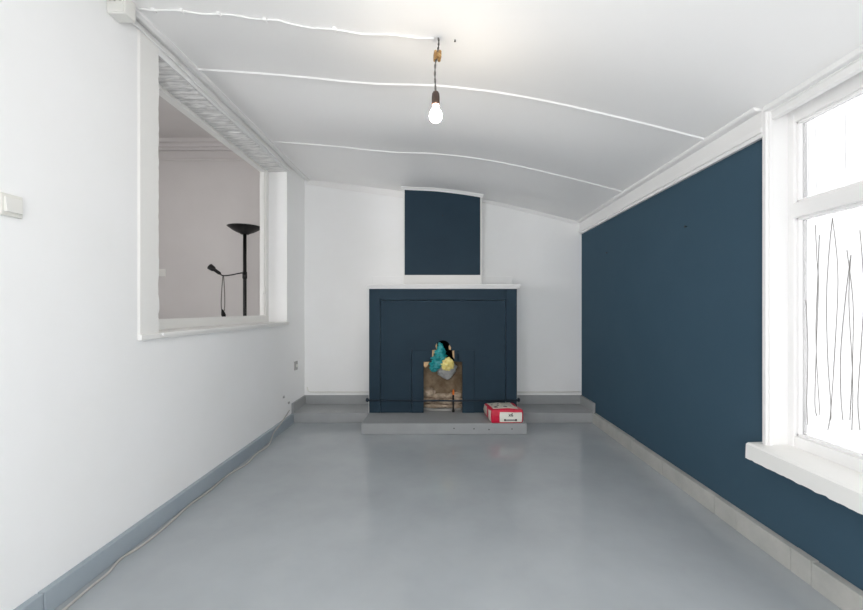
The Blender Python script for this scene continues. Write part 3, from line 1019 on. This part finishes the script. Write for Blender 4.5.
# ------------------------------------------------------------------ loose cable on the floor
raw = [(20, 645), (40, 629), (63.4, 610), (89.5, 587.7), (106.9, 573.8), (120.8, 558.8), (138.2, 547.7), (155.6, 534.9), (173, 519.9), (190.3, 504.3),
       (207.7, 492.1), (228.6, 474.7), (246, 464.3), (256.4, 453.9), (268.5, 445.2), (273.8, 433), (277.2, 424.3), (289.4, 410.4)]
pts = []
for i, (px, py) in enumerate(raw):
    Y = F * 1.243 / (py - CY)
    X = (px - CX) * Y / F
    if i >= len(raw) - 3 or X < -1.594:
        X = -1.594 if i < len(raw) - 2 else -1.627
        Y = F * X / (px - CX)
        z = H - (py - CY) * Y / F
    else:
        z = 0.007
    if i == len(raw) - 2:
        X = -1.596
    pts.append((X, Y, max(z, 0.007)))
b = MB(); b.tube(smooth_path(pts, 6), 0.0055, 8)
tag(b.build('floor_cable', 'cable', base=(-1.55, 2.5, 0), smooth=True), 'long pale grey cable lying loose along the left baseboard', 'cable')

# ------------------------------------------------------------------ floor lamp in the next room
YLm = 4.62
lx = (244.8 - CX) * YLm / F


def lp(px, py): return P(px, py, YLm)


lamp = tag(empty('floor_lamp', (lx, YLm, NZ)), 'black uplighter floor lamp with bowl shade and reading arm in the next room', 'floor lamp')
b = MB(); b.lathe([(0, 0), (0.135, 0), (0.135, 0.015), (0.12, 0.028), (0.03, 0.036), (0, 0.036)], (lx, YLm, NZ), 32)
b.build('base', 'black', lamp, smooth=False)
zr = lp(0, 226.8).z
b = MB(); b.lathe([(0.0, 0.03), (0.0195, 0.03), (0.0195, zr - NZ - 0.075), (0.0, zr - NZ - 0.075)], (lx, YLm, NZ), 18)
b.build('pole', 'black', lamp, smooth=True)
b = MB()
b.lathe([(0.0, -0.088), (0.045, -0.088), (0.05, -0.080), (0.095, -0.062), (0.14, -0.036), (0.172, -0.012), (0.187, 0.0), (0.183, 0.002), (0.165, -0.010), (0.12, -0.036), (0.05, -0.066), (0.0, -0.07)], (lx, YLm, zr), 40)
b.build('lamp_shade', 'black', lamp, smooth=True)
b = MB(); b.lathe([(0.024, -0.02), (0.026, 0.0), (0.024, 0.06)], lp(244.8, 277), 16)
b.build('joint', 'black', lamp, smooth=True)
b = MB()
b.tube(smooth_path([lp(244, 273.5), lp(241, 273), lp(233, 274.6), lp(226, 275.6), lp(222, 275.3), lp(219.8, 273.6)], 6), 0.0075, 8)
b.build('arm', 'black', lamp, smooth=True)
a0, a1 = lp(220.5, 274), lp(209.8, 266.5)
ax = (a1 - a0)
L = ax.length
b = MB()
b.lathe([(0.0, 0.0), (0.012, 0.0), (0.019, 0.02), (0.019, L * 0.55), (0.030, L * 0.66), (0.036, L), (0.032, L), (0.02, L * 0.75), (0, L * 0.72)], a0, 20, axis=ax)
hd = b.build('spot_head', 'black', lamp, smooth=True)
b = MB(); b.lathe([(0.0, L * 0.72), (0.022, L * 0.78), (0.026, L * 0.92), (0.018, L * 1.03), (0.0, L * 1.06)], a0, 16, axis=ax)
tag(b.build('bulb', 'grey_bag', hd, smooth=True), 'unlit reflector bulb')
b = MB()
b.tube(smooth_path([lp(222.8, 276), lp(221.8, 290), lp(221.2, 305), lp(222.6, 314), lp(224.6, 308), lp(224.6, 292), lp(223.6, 276)], 8), 0.005, 8)
cd = b.build('cord', 'cord_pale', lamp, smooth=True)
b = MB()
p = lp(223.2, 313.6)
b.lathe([(0.0, -0.045), (0.020, -0.045), (0.024, -0.01), (0.016, 0.025), (0.006, 0.05), (0, 0.05)], p, 14, axis=(-0.25, 0, 1))
b.build('cord_switch', 'black_rubber', cd, smooth=True)

# ------------------------------------------------------------------ light
w = bpy.data.worlds.new('world')
S.world = w
w.use_nodes = True
bg = w.node_tree.nodes['Background']
bg.inputs['Color'].default_value = (0.985, 0.99, 1.0, 1)
bg.inputs['Strength'].default_value = 8.0


def portal(name, loc, rot, sx_, sy_):
    ld = bpy.data.lights.new(name, 'AREA')
    ld.shape = 'RECTANGLE'
    ld.size = sx_
    ld.size_y = sy_
    ld.cycles.is_portal = True
    o_ = bpy.data.objects.new(name, ld)
    COL.objects.link(o_)
    o_.location = loc
    o_.rotation_euler = rot
    return o_


R90 = math.pi / 2
portal('daylight_window', (1.96, (WY0 + WY1) / 2, 1.40), (0, R90, 0), 1.8, WY1 - WY0)
portal('daylight_added_side_door', (WX - 0.02, (DY0 + DY1) / 2, 1.08), (0, -R90, 0), 2.15, DY1 - DY0)  # guides daylight through the added side doorway
portal('daylight_added_window', (1.96, (VY0 + VY1) / 2, 1.40), (0, R90, 0), 1.8, VY1 - VY0)  # guides daylight through the added second window
portal('daylight_added_rear_doors', (0, YR - 0.12, 1.08), (R90, 0, 0), RX1 - RX0, 2.2)  # guides daylight through the added rear doorway
portal('daylight_next_room', (NX - 0.12, 2.125, 1.85), (0, -R90, 0), 1.5, 1.55)

# ------------------------------------------------------------------ camera
cam = bpy.data.cameras.new('camera')
cam.sensor_width = 36
cam.lens = 36 * F / 863
cam.shift_x = -(CX - 431.5) / 863
cam.shift_y = (CY - 305.0) / 863
cam.clip_start = 0.02
co = bpy.data.objects.new('camera', cam)
COL.objects.link(co)
co.location = (0, 0, H)
co.rotation_euler = (R90, 0, 0)
S.camera = co

vs = S.view_settings
vs.view_transform = 'Standard'
vs.look = 'None'
vs.gamma = 1
vs.use_curve_mapping = False
vs.exposure = -0.12
S.cycles.use_denoising = True
S.cycles.max_bounces = 16
S.cycles.diffuse_bounces = 10
S.cycles.transparent_max_bounces = 12
S.cycles.sample_clamp_indirect = 8
